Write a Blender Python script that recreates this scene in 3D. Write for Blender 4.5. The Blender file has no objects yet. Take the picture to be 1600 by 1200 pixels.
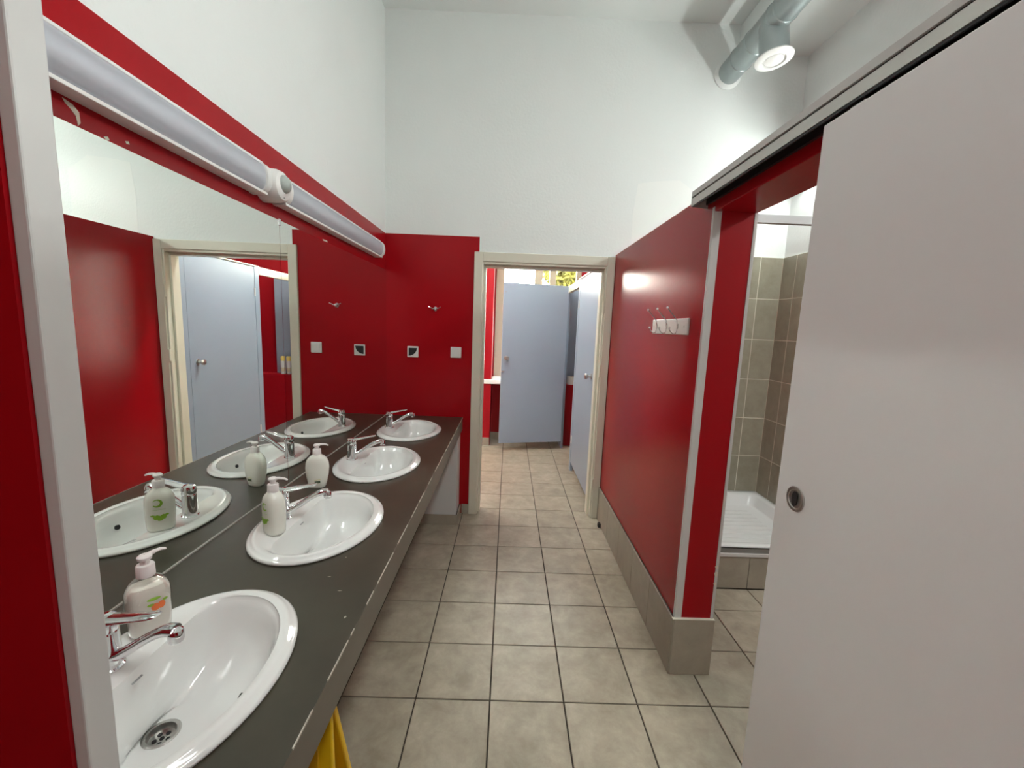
import bpy, bmesh, math, random
from mathutils import Vector, Matrix
random.seed(7)
sc = bpy.context.scene
COL = sc.collection
PI = math.pi

# ------------------------------------------------------------------ camera
F, YAW, PITCH, ROLL = 653.1, 0.01180, 0.13558, 0.03809
d = Vector((math.sin(YAW)*math.cos(PITCH), math.cos(YAW)*math.cos(PITCH), -math.sin(PITCH)))
r0 = Vector((math.cos(YAW), -math.sin(YAW), 0)); u0 = r0.cross(d)
r = r0*math.cos(ROLL) + u0*math.sin(ROLL); u = -r0*math.sin(ROLL) + u0*math.cos(ROLL)
cam_d = bpy.data.cameras.new('camera'); cam = bpy.data.objects.new('camera', cam_d); COL.objects.link(cam)
cam_d.sensor_fit = 'HORIZONTAL'; cam_d.sensor_width = 36; cam_d.lens = F*36/1600
cam_d.clip_start = 0.02
M = Matrix((r, u, -d)).transposed().to_4x4(); M.translation = (0, 0, 1.5)
cam.matrix_world = M
sc.camera = cam

# ------------------------------------------------------------------ world and exposure
w = bpy.data.worlds.new('world'); sc.world = w; w.use_nodes = True
bg = w.node_tree.nodes['Background']
bg.inputs[0].default_value = (1.0, 0.95, 0.85, 1); bg.inputs[1].default_value = 26.0
sc.view_settings.view_transform = 'Standard'; sc.view_settings.look = 'None'
sc.view_settings.exposure = 0.5; sc.view_settings.gamma = 1.0
sc.view_settings.use_curve_mapping = False
cy = sc.cycles
cy.use_denoising = True
cy.max_bounces = 9; cy.diffuse_bounces = 5; cy.glossy_bounces = 6; cy.transparent_max_bounces = 12
cy.caustics_reflective = True; cy.blur_glossy = 0.25
cy.sample_clamp_indirect = 40.0
cy.use_adaptive_sampling = True; cy.adaptive_threshold = 0.015; cy.adaptive_min_samples = 20
LAMP = 28.5                      # radiance of the shower room tubes
CORRIDOR_FILL = 27.0                    # radiance of the added, unseen corridor ceiling lamp
WASHROOM_FILL = 46.0                     # radiance of the added, unseen washroom ceiling lamp

# ------------------------------------------------------------------ room numbers (metres)
XL, YF, ZC = -0.934, 3.20, 3.635       # left wall, far wall, ceiling
ZR = 2.148                             # top of red paint
XC, ZT, ZB = -0.336, 0.788, 0.690      # counter front edge, top, apron bottom
XR, XR2, YW = 0.771, 0.937, 1.672      # partition faces, partition end
ZQ, ZP = 2.0575, 0.266                 # partition height, tile plinth height
XS = 2.03                              # shower room outer wall
YB = -1.7                              # wall behind the camera
GX, GY, T = -0.0233, 1.5045, 0.30      # floor grid
XD0, XD1 = -0.205, 0.700               # doorway
ZD = 1.955
YF2 = 3.30
YW2 = 5.46                             # washroom back wall
XE = 1.75

# ------------------------------------------------------------------ materials
def new_mat(name):
    m = bpy.data.materials.new(name); m.use_nodes = True
    nt = m.node_tree; b = nt.nodes['Principled BSDF']
    return m, nt, b
def simple(name, col, rough=0.5, metal=0.0, spec=0.5, bump=0.0, bscale=60, var=0.0, vscale=3.0, coat=0.0):
    m, nt, b = new_mat(name)
    b.inputs['Base Color'].default_value = (*col, 1)
    b.inputs['Roughness'].default_value = rough
    b.inputs['Metallic'].default_value = metal
    b.inputs['Specular IOR Level'].default_value = spec
    b.inputs['Coat Weight'].default_value = coat
    tc = nt.nodes.new('ShaderNodeNewGeometry')
    if var > 0:
        n = nt.nodes.new('ShaderNodeTexNoise'); n.inputs['Scale'].default_value = vscale; n.inputs['Detail'].default_value = 5
        nt.links.new(tc.outputs['Position'], n.inputs['Vector'])
        mx = nt.nodes.new('ShaderNodeMix'); mx.data_type = 'RGBA'
        mx.inputs[6].default_value = (*[c*(1-var) for c in col], 1); mx.inputs[7].default_value = (*[min(1, c*(1+var)) for c in col], 1)
        nt.links.new(n.outputs['Fac'], mx.inputs[0]); nt.links.new(mx.outputs[2], b.inputs['Base Color'])
    if bump > 0:
        n2 = nt.nodes.new('ShaderNodeTexNoise'); n2.inputs['Scale'].default_value = bscale; n2.inputs['Detail'].default_value = 3
        nt.links.new(tc.outputs['Position'], n2.inputs['Vector'])
        bp = nt.nodes.new('ShaderNodeBump'); bp.inputs['Strength'].default_value = bump; bp.inputs['Distance'].default_value = 0.004
        nt.links.new(n2.outputs['Fac'], bp.inputs['Height']); nt.links.new(bp.outputs[0], b.inputs['Normal'])
    return m
def emit(name, col, s):
    m, nt, b = new_mat(name)
    b.inputs['Base Color'].default_value = (*col, 1); b.inputs['Emission Color'].default_value = (*col, 1)
    b.inputs['Emission Strength'].default_value = s
    return m

WHITE = simple('white_wall_paint', (0.79, 0.825, 0.81), 0.55, bump=0.35, bscale=55, var=0.03, vscale=2.2)
PATCH = simple('fresh_white_paint', (0.825, 0.85, 0.825), 0.45, bump=0.2, bscale=70, var=0.02)
CEIL = simple('ceiling_paint', (0.79, 0.825, 0.81), 0.7, bump=0.15, bscale=40)
CREAMW = simple('cream_wall_paint', (0.74, 0.71, 0.58), 0.6)
RED = simple('red_gloss_paint', (0.36, 0.0035, 0.0085), 0.24, spec=0.22, bump=0.10, bscale=38, var=0.10, vscale=2.5)
RED2 = simple('red_washroom_paint', (0.34, 0.006, 0.013), 0.4, spec=0.25, bump=0.1, bscale=38)
ALU = simple('painted_aluminium', (0.60, 0.60, 0.585), 0.38, spec=0.5)
ALU2 = simple('brushed_aluminium', (0.62, 0.61, 0.58), 0.36, metal=0.75)
CHROME = simple('chrome', (0.80, 0.80, 0.82), 0.07, metal=1.0)
STEEL = simple('stainless_steel', (0.55, 0.54, 0.52), 0.28, metal=1.0)
CERAMIC = simple('white_ceramic', (0.80, 0.805, 0.79), 0.08, spec=0.6, coat=0.4)
TRAYM = simple('white_tray_enamel', (0.76, 0.80, 0.79), 0.15)
GROUT = simple('dark_grout', (0.050, 0.040, 0.030), 0.9)
LGROUT = simple('light_grout', (0.70, 0.68, 0.58), 0.9)
BLACK = simple('black_plastic', (0.012, 0.012, 0.014), 0.45)
WPLAST = simple('white_plastic', (0.78, 0.78, 0.76), 0.3)
PUMPW = simple('pump_white_plastic', (0.86, 0.82, 0.81), 0.3)
LAMIN = simple('blue_grey_laminate', (0.285, 0.355, 0.455), 0.36, var=0.03)
SLIDE = simple('white_sliding_door_laminate', (0.84, 0.84, 0.84), 0.42, var=0.015)
CREAM = simple('cream_gloss_paint', (0.70, 0.68, 0.57), 0.3, bump=0.12, bscale=25)
CREAMB = simple('cream_header', (0.68, 0.64, 0.50), 0.4)
GALV = simple('galvanised_steel', (0.36, 0.41, 0.41), 0.38, metal=0.55, var=0.14, vscale=9)
YELLOW = simple('yellow_plastic', (0.80, 0.50, 0.005), 0.35)
SOAP = simple('milky_soap', (0.84, 0.82, 0.77), 0.22, spec=0.5)
SOAPG = simple('milky_green_soap', (0.83, 0.83, 0.75), 0.22, spec=0.5)
SOAPP = simple('milky_peach_soap', (0.90, 0.85, 0.79), 0.22, spec=0.5)
ORANGE = simple('orange_print', (0.85, 0.19, 0.05), 0.4)
GREEN = simple('green_print', (0.27, 0.50, 0.04), 0.4)
DGREEN = simple('dark_green_print', (0.10, 0.13, 0.07), 0.4)
GREYP = simple('grey_print', (0.30, 0.30, 0.30), 0.5)
YCAP = simple('yellow_cap_plastic', (0.80, 0.66, 0.18), 0.4)
COVER = simple('acrylic_light_cover', (0.50, 0.525, 0.56), 0.22, spec=0.5, bump=0.05, bscale=15)
RAILSHADE = simple('track_shadow_tone', (0.02, 0.019, 0.022), 0.5)  # near-black colour paints the shade in the track's groove and gap
SENSOR = simple('sensor_lens', (0.40, 0.45, 0.42), 0.3)
LEAF = simple('tree_leaf', (0.105, 0.105, 0.014), 0.5, var=0.3, vscale=4)
BARK = simple('tree_bark', (0.12, 0.09, 0.06), 0.8)
GROUND = simple('outside_ground', (0.30, 0.28, 0.22), 0.9)
LIT = emit('fluorescent_diffuser', (0.95, 1.0, 0.965), LAMP)
LITC = emit('added_corridor_diffuser', (0.97, 1.0, 0.97), CORRIDOR_FILL)
LITW = emit('added_washroom_diffuser', (0.96, 0.98, 1.0), WASHROOM_FILL)

def mirror_mat():
    m, nt, b = new_mat('silvered_mirror')
    b.inputs['Base Color'].default_value = (0.86, 0.90, 0.865, 1); b.inputs['Metallic'].default_value = 1
    b.inputs['Roughness'].default_value = 0.0
    return m
MIRROR = mirror_mat()
def pane_mat():
    m = bpy.data.materials.new('window_glass'); m.use_nodes = True; nt = m.node_tree
    nt.nodes.remove(nt.nodes['Principled BSDF'])
    t = nt.nodes.new('ShaderNodeBsdfTransparent'); t.inputs[0].default_value = (0.95, 0.97, 0.96, 1)
    g = nt.nodes.new('ShaderNodeBsdfGlossy'); g.inputs['Roughness'].default_value = 0.02
    fr = nt.nodes.new('ShaderNodeFresnel'); fr.inputs[0].default_value = 1.45
    mx = nt.nodes.new('ShaderNodeMixShader')
    nt.links.new(fr.outputs[0], mx.inputs[0]); nt.links.new(t.outputs[0], mx.inputs[1]); nt.links.new(g.outputs[0], mx.inputs[2])
    nt.links.new(mx.outputs[0], nt.nodes['Material Output'].inputs[0])
    return m
GLASS = pane_mat()
def clear_mat():
    m = bpy.data.materials.new('clear_plastic'); m.use_nodes = True; nt = m.node_tree
    nt.nodes.remove(nt.nodes['Principled BSDF'])
    t = nt.nodes.new('ShaderNodeBsdfTransparent'); t.inputs[0].default_value = (0.955, 0.96, 0.945, 1)
    g = nt.nodes.new('ShaderNodeBsdfGlossy'); g.inputs['Roughness'].default_value = 0.08
    lw = nt.nodes.new('ShaderNodeLayerWeight'); lw.inputs[0].default_value = 0.35
    mx = nt.nodes.new('ShaderNodeMixShader')
    nt.links.new(lw.outputs['Facing'], mx.inputs[0]); nt.links.new(t.outputs[0], mx.inputs[1]); nt.links.new(g.outputs[0], mx.inputs[2])
    nt.links.new(mx.outputs[0], nt.nodes['Material Output'].inputs[0])
    return m
CLEAR = clear_mat()
def frost_mat():
    m = bpy.data.materials.new('frosted_acrylic'); m.use_nodes = True; nt = m.node_tree
    b = nt.nodes['Principled BSDF']; b.inputs['Base Color'].default_value = (0.66, 0.68, 0.74, 1); b.inputs['Roughness'].default_value = 0.3
    t = nt.nodes.new('ShaderNodeBsdfTransparent'); t.inputs[0].default_value = (0.95, 0.96, 0.98, 1)
    mx = nt.nodes.new('ShaderNodeMixShader'); mx.inputs[0].default_value = 0.55
    nt.links.new(t.outputs[0], mx.inputs[1]); nt.links.new(b.outputs[0], mx.inputs[2]); nt.links.new(mx.outputs[0], nt.nodes['Material Output'].inputs[0])
    return m
FROST = frost_mat()
REFL = simple('grey_reflector', (0.62, 0.64, 0.67), 0.4)
TUBE = simple('unlit_tube_glass', (0.74, 0.75, 0.77), 0.3)
def tile_mat(name, c1, c2, c3, rough, rand):
    m, nt, b = new_mat(name)
    g = nt.nodes.new('ShaderNodeNewGeometry'); oi = nt.nodes.new('ShaderNodeObjectInfo')
    add = nt.nodes.new('ShaderNodeVectorMath'); add.operation = 'MULTIPLY_ADD'
    nt.links.new(oi.outputs['Random'], add.inputs[0]); add.inputs[1].default_value = (7, 13, 3)
    nt.links.new(g.outputs['Position'], add.inputs[2])
    n = nt.nodes.new('ShaderNodeTexNoise'); n.inputs['Scale'].default_value = 9.0; n.inputs['Detail'].default_value = 9; n.inputs['Roughness'].default_value = 0.68
    n.inputs['Distortion'].default_value = 0.25
    nt.links.new(add.outputs[0], n.inputs['Vector'])
    cr = nt.nodes.new('ShaderNodeValToRGB'); e = cr.color_ramp.elements
    e[0].position = 0.33; e[0].color = (*c1, 1); e[1].position = 0.70; e[1].color = (*c3, 1)
    k = e.new(0.52); k.color = (*c2, 1)
    nt.links.new(n.outputs['Fac'], cr.inputs[0])
    hs = nt.nodes.new('ShaderNodeHueSaturation')
    mr = nt.nodes.new('ShaderNodeMapRange'); mr.inputs[3].default_value = 1-rand; mr.inputs[4].default_value = 1+rand
    nt.links.new(oi.outputs['Random'], mr.inputs[0]); nt.links.new(mr.outputs[0], hs.inputs['Value'])
    nt.links.new(cr.outputs[0], hs.inputs['Color']); nt.links.new(hs.outputs[0], b.inputs['Base Color'])
    b.inputs['Roughness'].default_value = rough
    return m
FTILE = tile_mat('beige_floor_tile', (0.29, 0.255, 0.192), (0.37, 0.330, 0.255), (0.45, 0.408, 0.322), 0.40, 0.05)
PTILE = tile_mat('taupe_plinth_tile', (0.32, 0.29, 0.232), (0.36, 0.328, 0.262), (0.395, 0.36, 0.29), 0.45, 0.04)
STILE = tile_mat('olive_grey_shower_tile', (0.29, 0.275, 0.205), (0.335, 0.32, 0.245), (0.37, 0.355, 0.275), 0.3, 0.06)
def counter_mat():
    m, nt, b = new_mat('dark_slate_laminate')
    g = nt.nodes.new('ShaderNodeNewGeometry')
    n = nt.nodes.new('ShaderNodeTexNoise'); n.inputs['Scale'].default_value = 4.0; n.inputs['Detail'].default_value = 7; n.inputs['Roughness'].default_value = 0.6
    nt.links.new(g.outputs['Position'], n.inputs['Vector'])
    cr = nt.nodes.new('ShaderNodeValToRGB'); e = cr.color_ramp.elements
    e[0].position = 0.3; e[0].color = (0.046, 0.040, 0.028, 1); e[1].position = 0.75; e[1].color = (0.074, 0.066, 0.047, 1)
    nt.links.new(n.outputs['Fac'], cr.inputs[0]); nt.links.new(cr.outputs[0], b.inputs['Base Color'])
    mr = nt.nodes.new('ShaderNodeMapRange'); mr.inputs[3].default_value = 0.27; mr.inputs[4].default_value = 0.34
    nt.links.new(n.outputs['Fac'], mr.inputs[0]); nt.links.new(mr.outputs[0], b.inputs['Roughness'])
    return m
COUNTER = counter_mat()
APRON = simple('worn_laminate_edge', (0.13, 0.112, 0.088), 0.4, var=0.12, vscale=6)
WORN = simple('chipped_edge', (0.50, 0.47, 0.40), 0.6)

# ------------------------------------------------------------------ helpers
class MB:
    def __init__(s): s.v, s.f, s.m = [], [], []
    def add(s, vs, fs, mi=0):
        o = len(s.v); s.v += [tuple(p) for p in vs]; s.f += [[i+o for i in f] for f in fs]; s.m += [mi]*len(fs); return s
    def box(s, x0, x1, y0, y1, z0, z1, mi=0, skip=()):
        vs = [(x0,y0,z0),(x1,y0,z0),(x1,y1,z0),(x0,y1,z0),(x0,y0,z1),(x1,y0,z1),(x1,y1,z1),(x0,y1,z1)]
        return s.add(vs, [(0,3,2,1),(4,5,6,7),(0,1,5,4),(1,2,6,5),(2,3,7,6),(3,0,4,7)], mi)
    def quad(s, a, b, c, e, mi=0): return s.add([a,b,c,e], [(0,1,2,3)], mi)
    def loops(s, rings, cap0=True, cap1=True, mi=0, closed=True):
        n = len(rings[0]); vs = [p for r_ in rings for p in r_]; fs = []
        for k in range(len(rings)-1):
            for i in range(n if closed else n-1):
                j = (i+1) % n
                fs.append((k*n+i, k*n+j, (k+1)*n+j, (k+1)*n+i))
        if cap0: fs.append(tuple(reversed(range(n))))
        if cap1: fs.append(tuple(range((len(rings)-1)*n, len(rings)*n)))
        return s.add(vs, fs, mi)
    def lathe(s, prof, c=(0,0,0), n=24, mi=0, sx=1.0, sy=1.0, axis='Z', cap0=True, cap1=True, rot=None):
        rings = []
        for (rad, h) in prof:
            ring = []
            for i in range(n):
                a = 2*PI*i/n; p = Vector((rad*sx*math.cos(a), rad*sy*math.sin(a), h))
                if axis == 'X': p = Vector((p.z, p.x, p.y))
                elif axis == 'Y': p = Vector((p.y, p.z, p.x))
                if rot is not None: p = rot @ p
                ring.append(p + Vector(c))
            rings.append(ring)
        return s.loops(rings, cap0, cap1, mi)
    def tube(s, path, rad, n=12, mi=0, flat=1.0):
        pts = [Vector(p) for p in path]; rads = rad if isinstance(rad, (list, tuple)) else [rad]*len(pts)
        rings = []; up = Vector((0, 0, 1))
        for i, p in enumerate(pts):
            t = (pts[min(i+1, len(pts)-1)] - pts[max(i-1, 0)]).normalized()
            a = up.cross(t)
            if a.length < 1e-3: a = Vector((0, 1, 0)).cross(t)
            a.normalize(); b = t.cross(a)
            rings.append([p + a*rads[i]*math.cos(2*PI*k/n) + b*rads[i]*flat*math.sin(2*PI*k/n) for k in range(n)])
        return s.loops(rings, True, True, mi)
    def prism(s, poly, axis, a0, a1, mi=0):
        def P(p, h):
            if axis == 'X': return (h, p[0], p[1])
            if axis == 'Y': return (p[0], h, p[1])
            return (p[0], p[1], h)
        return s.loops([[P(p, a0) for p in poly], [P(p, a1) for p in poly]], True, True, mi)
    def mesh(s, name, mats):
        me = bpy.data.meshes.new(name); me.from_pydata(s.v, [], s.f)
        for m in (mats if isinstance(mats, (list, tuple)) else [mats]): me.materials.append(m)
        for p, mi in zip(me.polygons, s.m): p.material_index = mi
        bm = bmesh.new(); bm.from_mesh(me); bmesh.ops.recalc_face_normals(bm, faces=bm.faces); bm.to_mesh(me); bm.free()
        me.update(); return me
    def build(s, name, mats, parent=None, smooth=False, bevel=0.0, loc=None, angle=35, seg=2):
        o = bpy.data.objects.new(name, s.mesh(name, mats)); COL.objects.link(o)
        if parent is not None: o.parent = parent
        if loc is not None: o.location = loc
        if bevel > 0:
            b = o.modifiers.new('bevel', 'BEVEL'); b.width = bevel; b.segments = seg; b.limit_method = 'ANGLE'; b.angle_limit = math.radians(40)
        if smooth:
            for p in o.data.polygons: p.use_smooth = True
            o.data.set_sharp_from_angle(angle=math.radians(angle))
        return o
def tag(o, label=None, cat=None, group=None, kind=None):
    if label: o['label'] = label
    if cat: o['category'] = cat
    if group: o['group'] = group
    if kind: o['kind'] = kind
    return o
def thing(name, label, cat, loc=(0,0,0), rotz=0.0, group=None, kind=None):
    o = bpy.data.objects.new(name, None); COL.objects.link(o); o.empty_display_size = 0.1
    o.location = loc; o.rotation_euler = (0, 0, rotz)
    return tag(o, label, cat, group, kind)
def struct(o): o['kind'] = 'structure'; return o
def copy_tree(o, parent=None):
    c = o.copy(); COL.objects.link(c)
    if parent is not None: c.parent = parent
    for ch in list(o.children): copy_tree(ch, c)
    return c
def dup(root, loc, label, rotz=None):
    c = copy_tree(root); c.location = loc; c['label'] = label
    if rotz is not None: c.rotation_euler = (0, 0, rotz)
    return c

# ================================================================== STRUCTURE
# floor: dark grout bed with every tile a piece of its own
fl = struct(MB().box(-2.5, 2.15, YB-0.1, YW2+0.1, -0.12, -0.006).build('floor', GROUT))
TGAP = 0.0055
_tm = {}
def tile_mesh(key, sx, sy, h, mat, bev=0.0015):
    k = (key, round(sx, 3), round(sy, 3))
    if k not in _tm:
        b = MB(); a, c = sx/2, sy/2; e = bev
        b.loops([[(-a,-c,-h),(a,-c,-h),(a,c,-h),(-a,c,-h)], [(-a,-c,-e),(a,-c,-e),(a,c,-e),(-a,c,-e)], [(-a+e,-c+e,0),(a-e,-c+e,0),(a-e,c-e,0),(-a+e,c-e,0)]], False, True)
        _tm[k] = b.mesh(key, mat)
    return _tm[k]
def put_tile(name, me, parent, loc, rot=(0,0,0)):
    o = bpy.data.objects.new(name, me); COL.objects.link(o); o.parent = parent; o.location = loc; o.rotation_euler = rot; return o
def floor_area(x0, x1, y0, y1):
    for i in range(-5, 9):
        for j in range(-12, 16):
            a0, a1 = max(GX+i*T, x0), min(GX+(i+1)*T, x1); b0, b1 = max(GY+j*T, y0), min(GY+(j+1)*T, y1)
            if a1-a0 < 0.012 or b1-b0 < 0.012: continue
            me = tile_mesh('floor_tile', a1-a0-TGAP, b1-b0-TGAP, 0.008, FTILE)
            put_tile('floor_tile', me, fl, ((a0+a1)/2, (b0+b1)/2, random.uniform(-0.0004, 0.0003)))
floor_area(-0.93, GX+3*T, 0.30, GY+6*T)
floor_area(GX+3*T, 2.03, 0.30, 2.30)
floor_area(-1.52, 1.70, GY+6*T, 5.46)
# remaining floor behind the camera, one slab level with the tiles
struct(MB().box(-0.934, 2.03, YB, 0.30, -0.006, 0.0).build('floor_behind', FTILE))

# ceiling and the lowered soffit along the shower wall
struct(MB().box(-2.5, 2.15, YB-0.1, YW2+0.1, ZC, ZC+0.12).build('ceiling', CEIL))
struct(MB().box(1.535, XS, YB, YF, 3.455, ZC).build('ceiling_soffit', CEIL))

# left wall : red below, white above
b = MB().box(-1.06, XL, YB-0.1, YF, 0, ZR, 0).box(-1.06, XL, YB-0.1, YF, ZR, ZC, 1)
struct(b.build('wall_left', [RED, WHITE]))
# far wall with the doorway
b = MB()
b.box(-1.06, -0.24, YF, YF2, 0, ZR, 0)
b.box(-1.06, -0.24, YF, YF2, ZR, ZC, 1)
b.box(-0.24, 0.735, YF, YF2, 2.0, ZC, 1)
b.box(0.735, 2.15, YF, YF2, 0, ZC, 1)
wall_far = struct(b.build('wall_far', [RED, WHITE]))
# re-painted patches on the far wall, a skim of fresh paint
def patch(poly, th, mat):
    MBp = MB().prism(poly, 'Y', YF-th, YF); return MBp.build('paint_patch', mat, wall_far)
patch([(0.88,2.06),(1.34,2.06),(1.345,2.50),(1.20,2.60),(1.02,2.585),(0.90,2.565),(0.875,2.35)], 0.0012, PATCH)
# right outer wall (shower room side)
wall_right = struct(MB().box(XS, 2.15, YB-0.1, YF, 0, ZC).build('wall_right', WHITE))
struct(MB().box(-1.06, 2.15, YB-0.12, YB, 0, ZC).build('wall_back', WHITE))

# partition between corridor and showers, with the lintel over the sliding door and the near pier
b = MB()
b.box(XR, XR2, YW, YF, 0, ZQ); b.box(XR, XR2, 0.86, YW, 1.968, ZQ); b.box(XR, XR2, YB, 0.86, 0, ZQ)
part = struct(b.build('wall_partition', RED, bevel=0.003))
# aluminium corner profile and white edge bead on the partition end
b = MB().box(XR-0.002, XR, YW-0.002, YW+0.014, ZP, 1.985).box(XR, XR+0.028, YW-0.002, YW, ZP, 1.985)
b.build('corner_profile', ALU, part)
MB().box(XR2-0.010, XR2+0.002, YW-0.0025, YW, ZP, 1.968).build('edge_bead', ALU, part)
# cubicle wall on the left of the camera, with its capped end
b = MB().box(XL, -0.466, 0.405, 0.445, 0, 2.06)
stub = struct(b.build('wall_near_left', RED))
MB().box(-0.466, -0.450, 0.4085, 0.4415, 0, 2.06).build('end_profile', ALU, stub, bevel=0.002)

# chipped paint: bare plaster showing through
CHIP = simple('bare_plaster', (0.72, 0.66, 0.56), 0.9)
for z, h_ in ((0.505, 0.010), (0.470, 0.016), (0.428, 0.009)):
    MB().prism([(0.926, z), (0.935, z-h_*0.3), (0.936, z+h_), (0.929, z+h_*1.2), (0.924, z+h_*0.6)], 'Y', YW-0.0032, YW).build('paint_chip', CHIP, part)
wl = bpy.data.objects['wall_left']
for poly in ([(0.935, 1.932), (0.955, 1.928), (0.968, 1.918), (0.969, 1.897), (0.963, 1.889), (0.960, 1.908), (0.950, 1.917), (0.940, 1.924)], [(1.020, 1.892), (1.030, 1.896), (1.034, 1.890), (1.026, 1.887)], [(1.075, 1.905), (1.084, 1.908), (1.086, 1.902), (1.078, 1.900)], [(2.14, 1.893), (2.19, 1.896), (2.20, 1.889), (2.15, 1.887)]):
    MB().prism(poly, 'X', XL, XL+0.0008).build('paint_chip', CHIP, wl)
# tiled plinth of the partition
bb = struct(MB().box(XR-0.006, XR, YW-0.004, YF-0.012, 0, ZP).box(XR, XR2, YW-0.006, YW, 0, ZP).build('baseboard_right', GROUT))
yy = YW-0.010; edges = [YW-0.012]
joints = [1.96, 2.25, 2.55, 2.85, 3.15]
prev = YW-0.012
for q in joints + [YF-0.014]:
    me = tile_mesh('plinth_tile', q-prev-0.003, ZP-0.002, 0.008, PTILE, 0.001)
    put_tile('plinth_tile', me, bb, (XR-0.0125, (prev+q)/2, ZP/2), Matrix(((0,0,-1),(1,0,0),(0,-1,0))).to_euler())
    prev = q
me = tile_mesh('plinth_tile', XR2-XR+0.012, ZP-0.002, 0.008, PTILE, 0.001)
put_tile('plinth_tile', me, bb, ((XR+XR2)/2, YW-0.0135, ZP/2), (PI/2, 0, 0))
MB().box(XR-0.013, XR2+0.006, YW-0.0135, YW, ZP-0.0005, ZP+0.0015).build('plinth_edge', LGROUT, bb)

# tiles low on the far wall left of the door, and the boxed wall under the counter end
kw = struct(MB().box(XL, -0.352, 3.005, YF, 0.075, ZB).build('wall_under_counter', simple('white_board', (0.66, 0.68, 0.67), 0.5, var=0.03)))
bf = struct(MB().box(XL, -0.345, 3.0, YF, 0, 0.074).build('baseboard_far', GROUT))
for k in range(3):
    x1 = -0.342-0.30*k; x0 = max(XL, x1-0.30)
    put_tile('plinth_tile', tile_mesh('plinth_tile', x1-x0-0.003, 0.078, 0.008, PTILE, 0.001), bf, ((x0+x1)/2, 2.9915, 0.039), (PI/2, 0, 0))
put_tile('plinth_tile', tile_mesh('plinth_tile', 0.19, 0.078, 0.008, PTILE, 0.001), bf, (-0.337, 3.095, 0.039), Matrix(((0,0,1),(1,0,0),(0,1,0))).to_euler())
put_tile('plinth_tile', tile_mesh('plinth_tile', 0.062, 0.078, 0.008, PTILE, 0.001), bf, (-0.300, 3.1915, 0.039), (PI/2, 0, 0))

# shower room wall tiles
TW, TH = 0.198, 0.304
ZTOP = 2.083
tw = MB().box(XR2, XS, YF-0.0112, YF, 0.24, ZTOP-0.001).build('tile_bed', LGROUT, wall_far)
tws = MB().box(XS-0.0112, XS, 2.20, YF-0.0112, 0.0, ZTOP-0.001).build('tile_bed', LGROUT, wall_right)
for rI in range(7):
    z1 = ZTOP-rI*TH; z0 = max(0.245, z1-TH)
    if z1-z0 < 0.02: continue
    x1 = XS-0.010
    for cI in range(6):
        x0 = max(XR2+0.004, x1-(TW if cI else 0.168))
        put_tile('wall_tile', tile_mesh('wall_tile', x1-x0-0.005, z1-z0-0.005, 0.008, STILE, 0.001), tw, ((x0+x1)/2, YF-0.0125, (z0+z1)/2), (PI/2, 0, 0))
        x1 = x0
    y1 = YF-0.015; wdt = 0.150
    for cI in range(5):
        y0 = max(2.21, y1-wdt)
        put_tile('wall_tile', tile_mesh('wall_tile', y1-y0-0.005, z1-z0-0.005, 0.008, STILE, 0.001), tws, (XS-0.0125, (y0+y1)/2, (z0+z1)/2), Matrix(((0,0,-1),(1,0,0),(0,-1,0))).to_euler())
        y1 = y0; wdt = TW

# doorway frame
dr = thing('door_1', None, None, (0, 0, 0), kind='structure')
def arch(name, x0, x1, z0, z1, y0=3.182, y1=3.205): return MB().box(x0, x1, y0, y1, z0, z1).build(name, CREAM, dr, bevel=0.004)
arch('architrave', -0.275, -0.212, 0.0, 2.040); arch('architrave', 0.712, 0.769, 0.0, 2.040); arch('architrave', -0.212, 0.712, 1.972, 2.040)
MB().box(-0.242, -0.205, 3.192, YF2+0.01, 0, 1.98).build('jamb', CREAM, dr, bevel=0.003)
MB().box(0.700, 0.737, 3.192, YF2+0.01, 0, 1.98).build('jamb', CREAM, dr, bevel=0.003)
MB().box(-0.205, 0.700, 3.192, YF2+0.01, ZD, 2.002).build('head_jamb', CREAM, dr, bevel=0.003)
for (x0, x1, z0, z1) in ((-0.205, -0.187, 0, ZD-0.016), (0.683, 0.700, 0, ZD-0.016), (-0.205, 0.700, ZD-0.016, ZD)):
    MB().box(x0, x1, 3.235, YF2+0.01, z0, z1).build('door_stop', CREAM, dr, bevel=0.002)
for z in (0.28, 1.19, 1.67):
    MB().lathe([(0.008, -0.045), (0.008, 0.045)], (0.706, 3.186, z), 12).build('hinge', CREAM, dr, smooth=True)
MB().box(-0.2055, -0.2035, 3.205, 3.225, 0.93, 1.09).build('strike_plate', STEEL, dr)
tag(MB().box(0.735, 0.757, 3.02, 3.05, 0.0, 0.03).box(0.738, 0.754, 3.023, 3.047, 0.03, 0.036).build('door_holder', BLACK, bevel=0.003), 'small black rubber door holder on floor beside plinth', 'door stop')

# ------------------------------------------------------------------ washroom beyond the doorway
b = MB().box(-2.45, -2.35, YF2-0.1, YW2, 0, 0.845, 0).box(-2.45, -2.35, YF2-0.1, YW2, 0.845, ZC, 1).box(-2.35, -1.06, YF2-0.1, YF2, 0, ZC, 1)
struct(b.build('wall_washroom_left', [RED2, CREAMW]))
b = MB().box(XE, 1.86, YF2, YW2+0.1, 0, 2.35, 0).box(XE, 1.86, YF2, YW2+0.1, 2.35, ZC, 1)
struct(b.build('wall_washroom_right', [RED2, CREAMW]))
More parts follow.
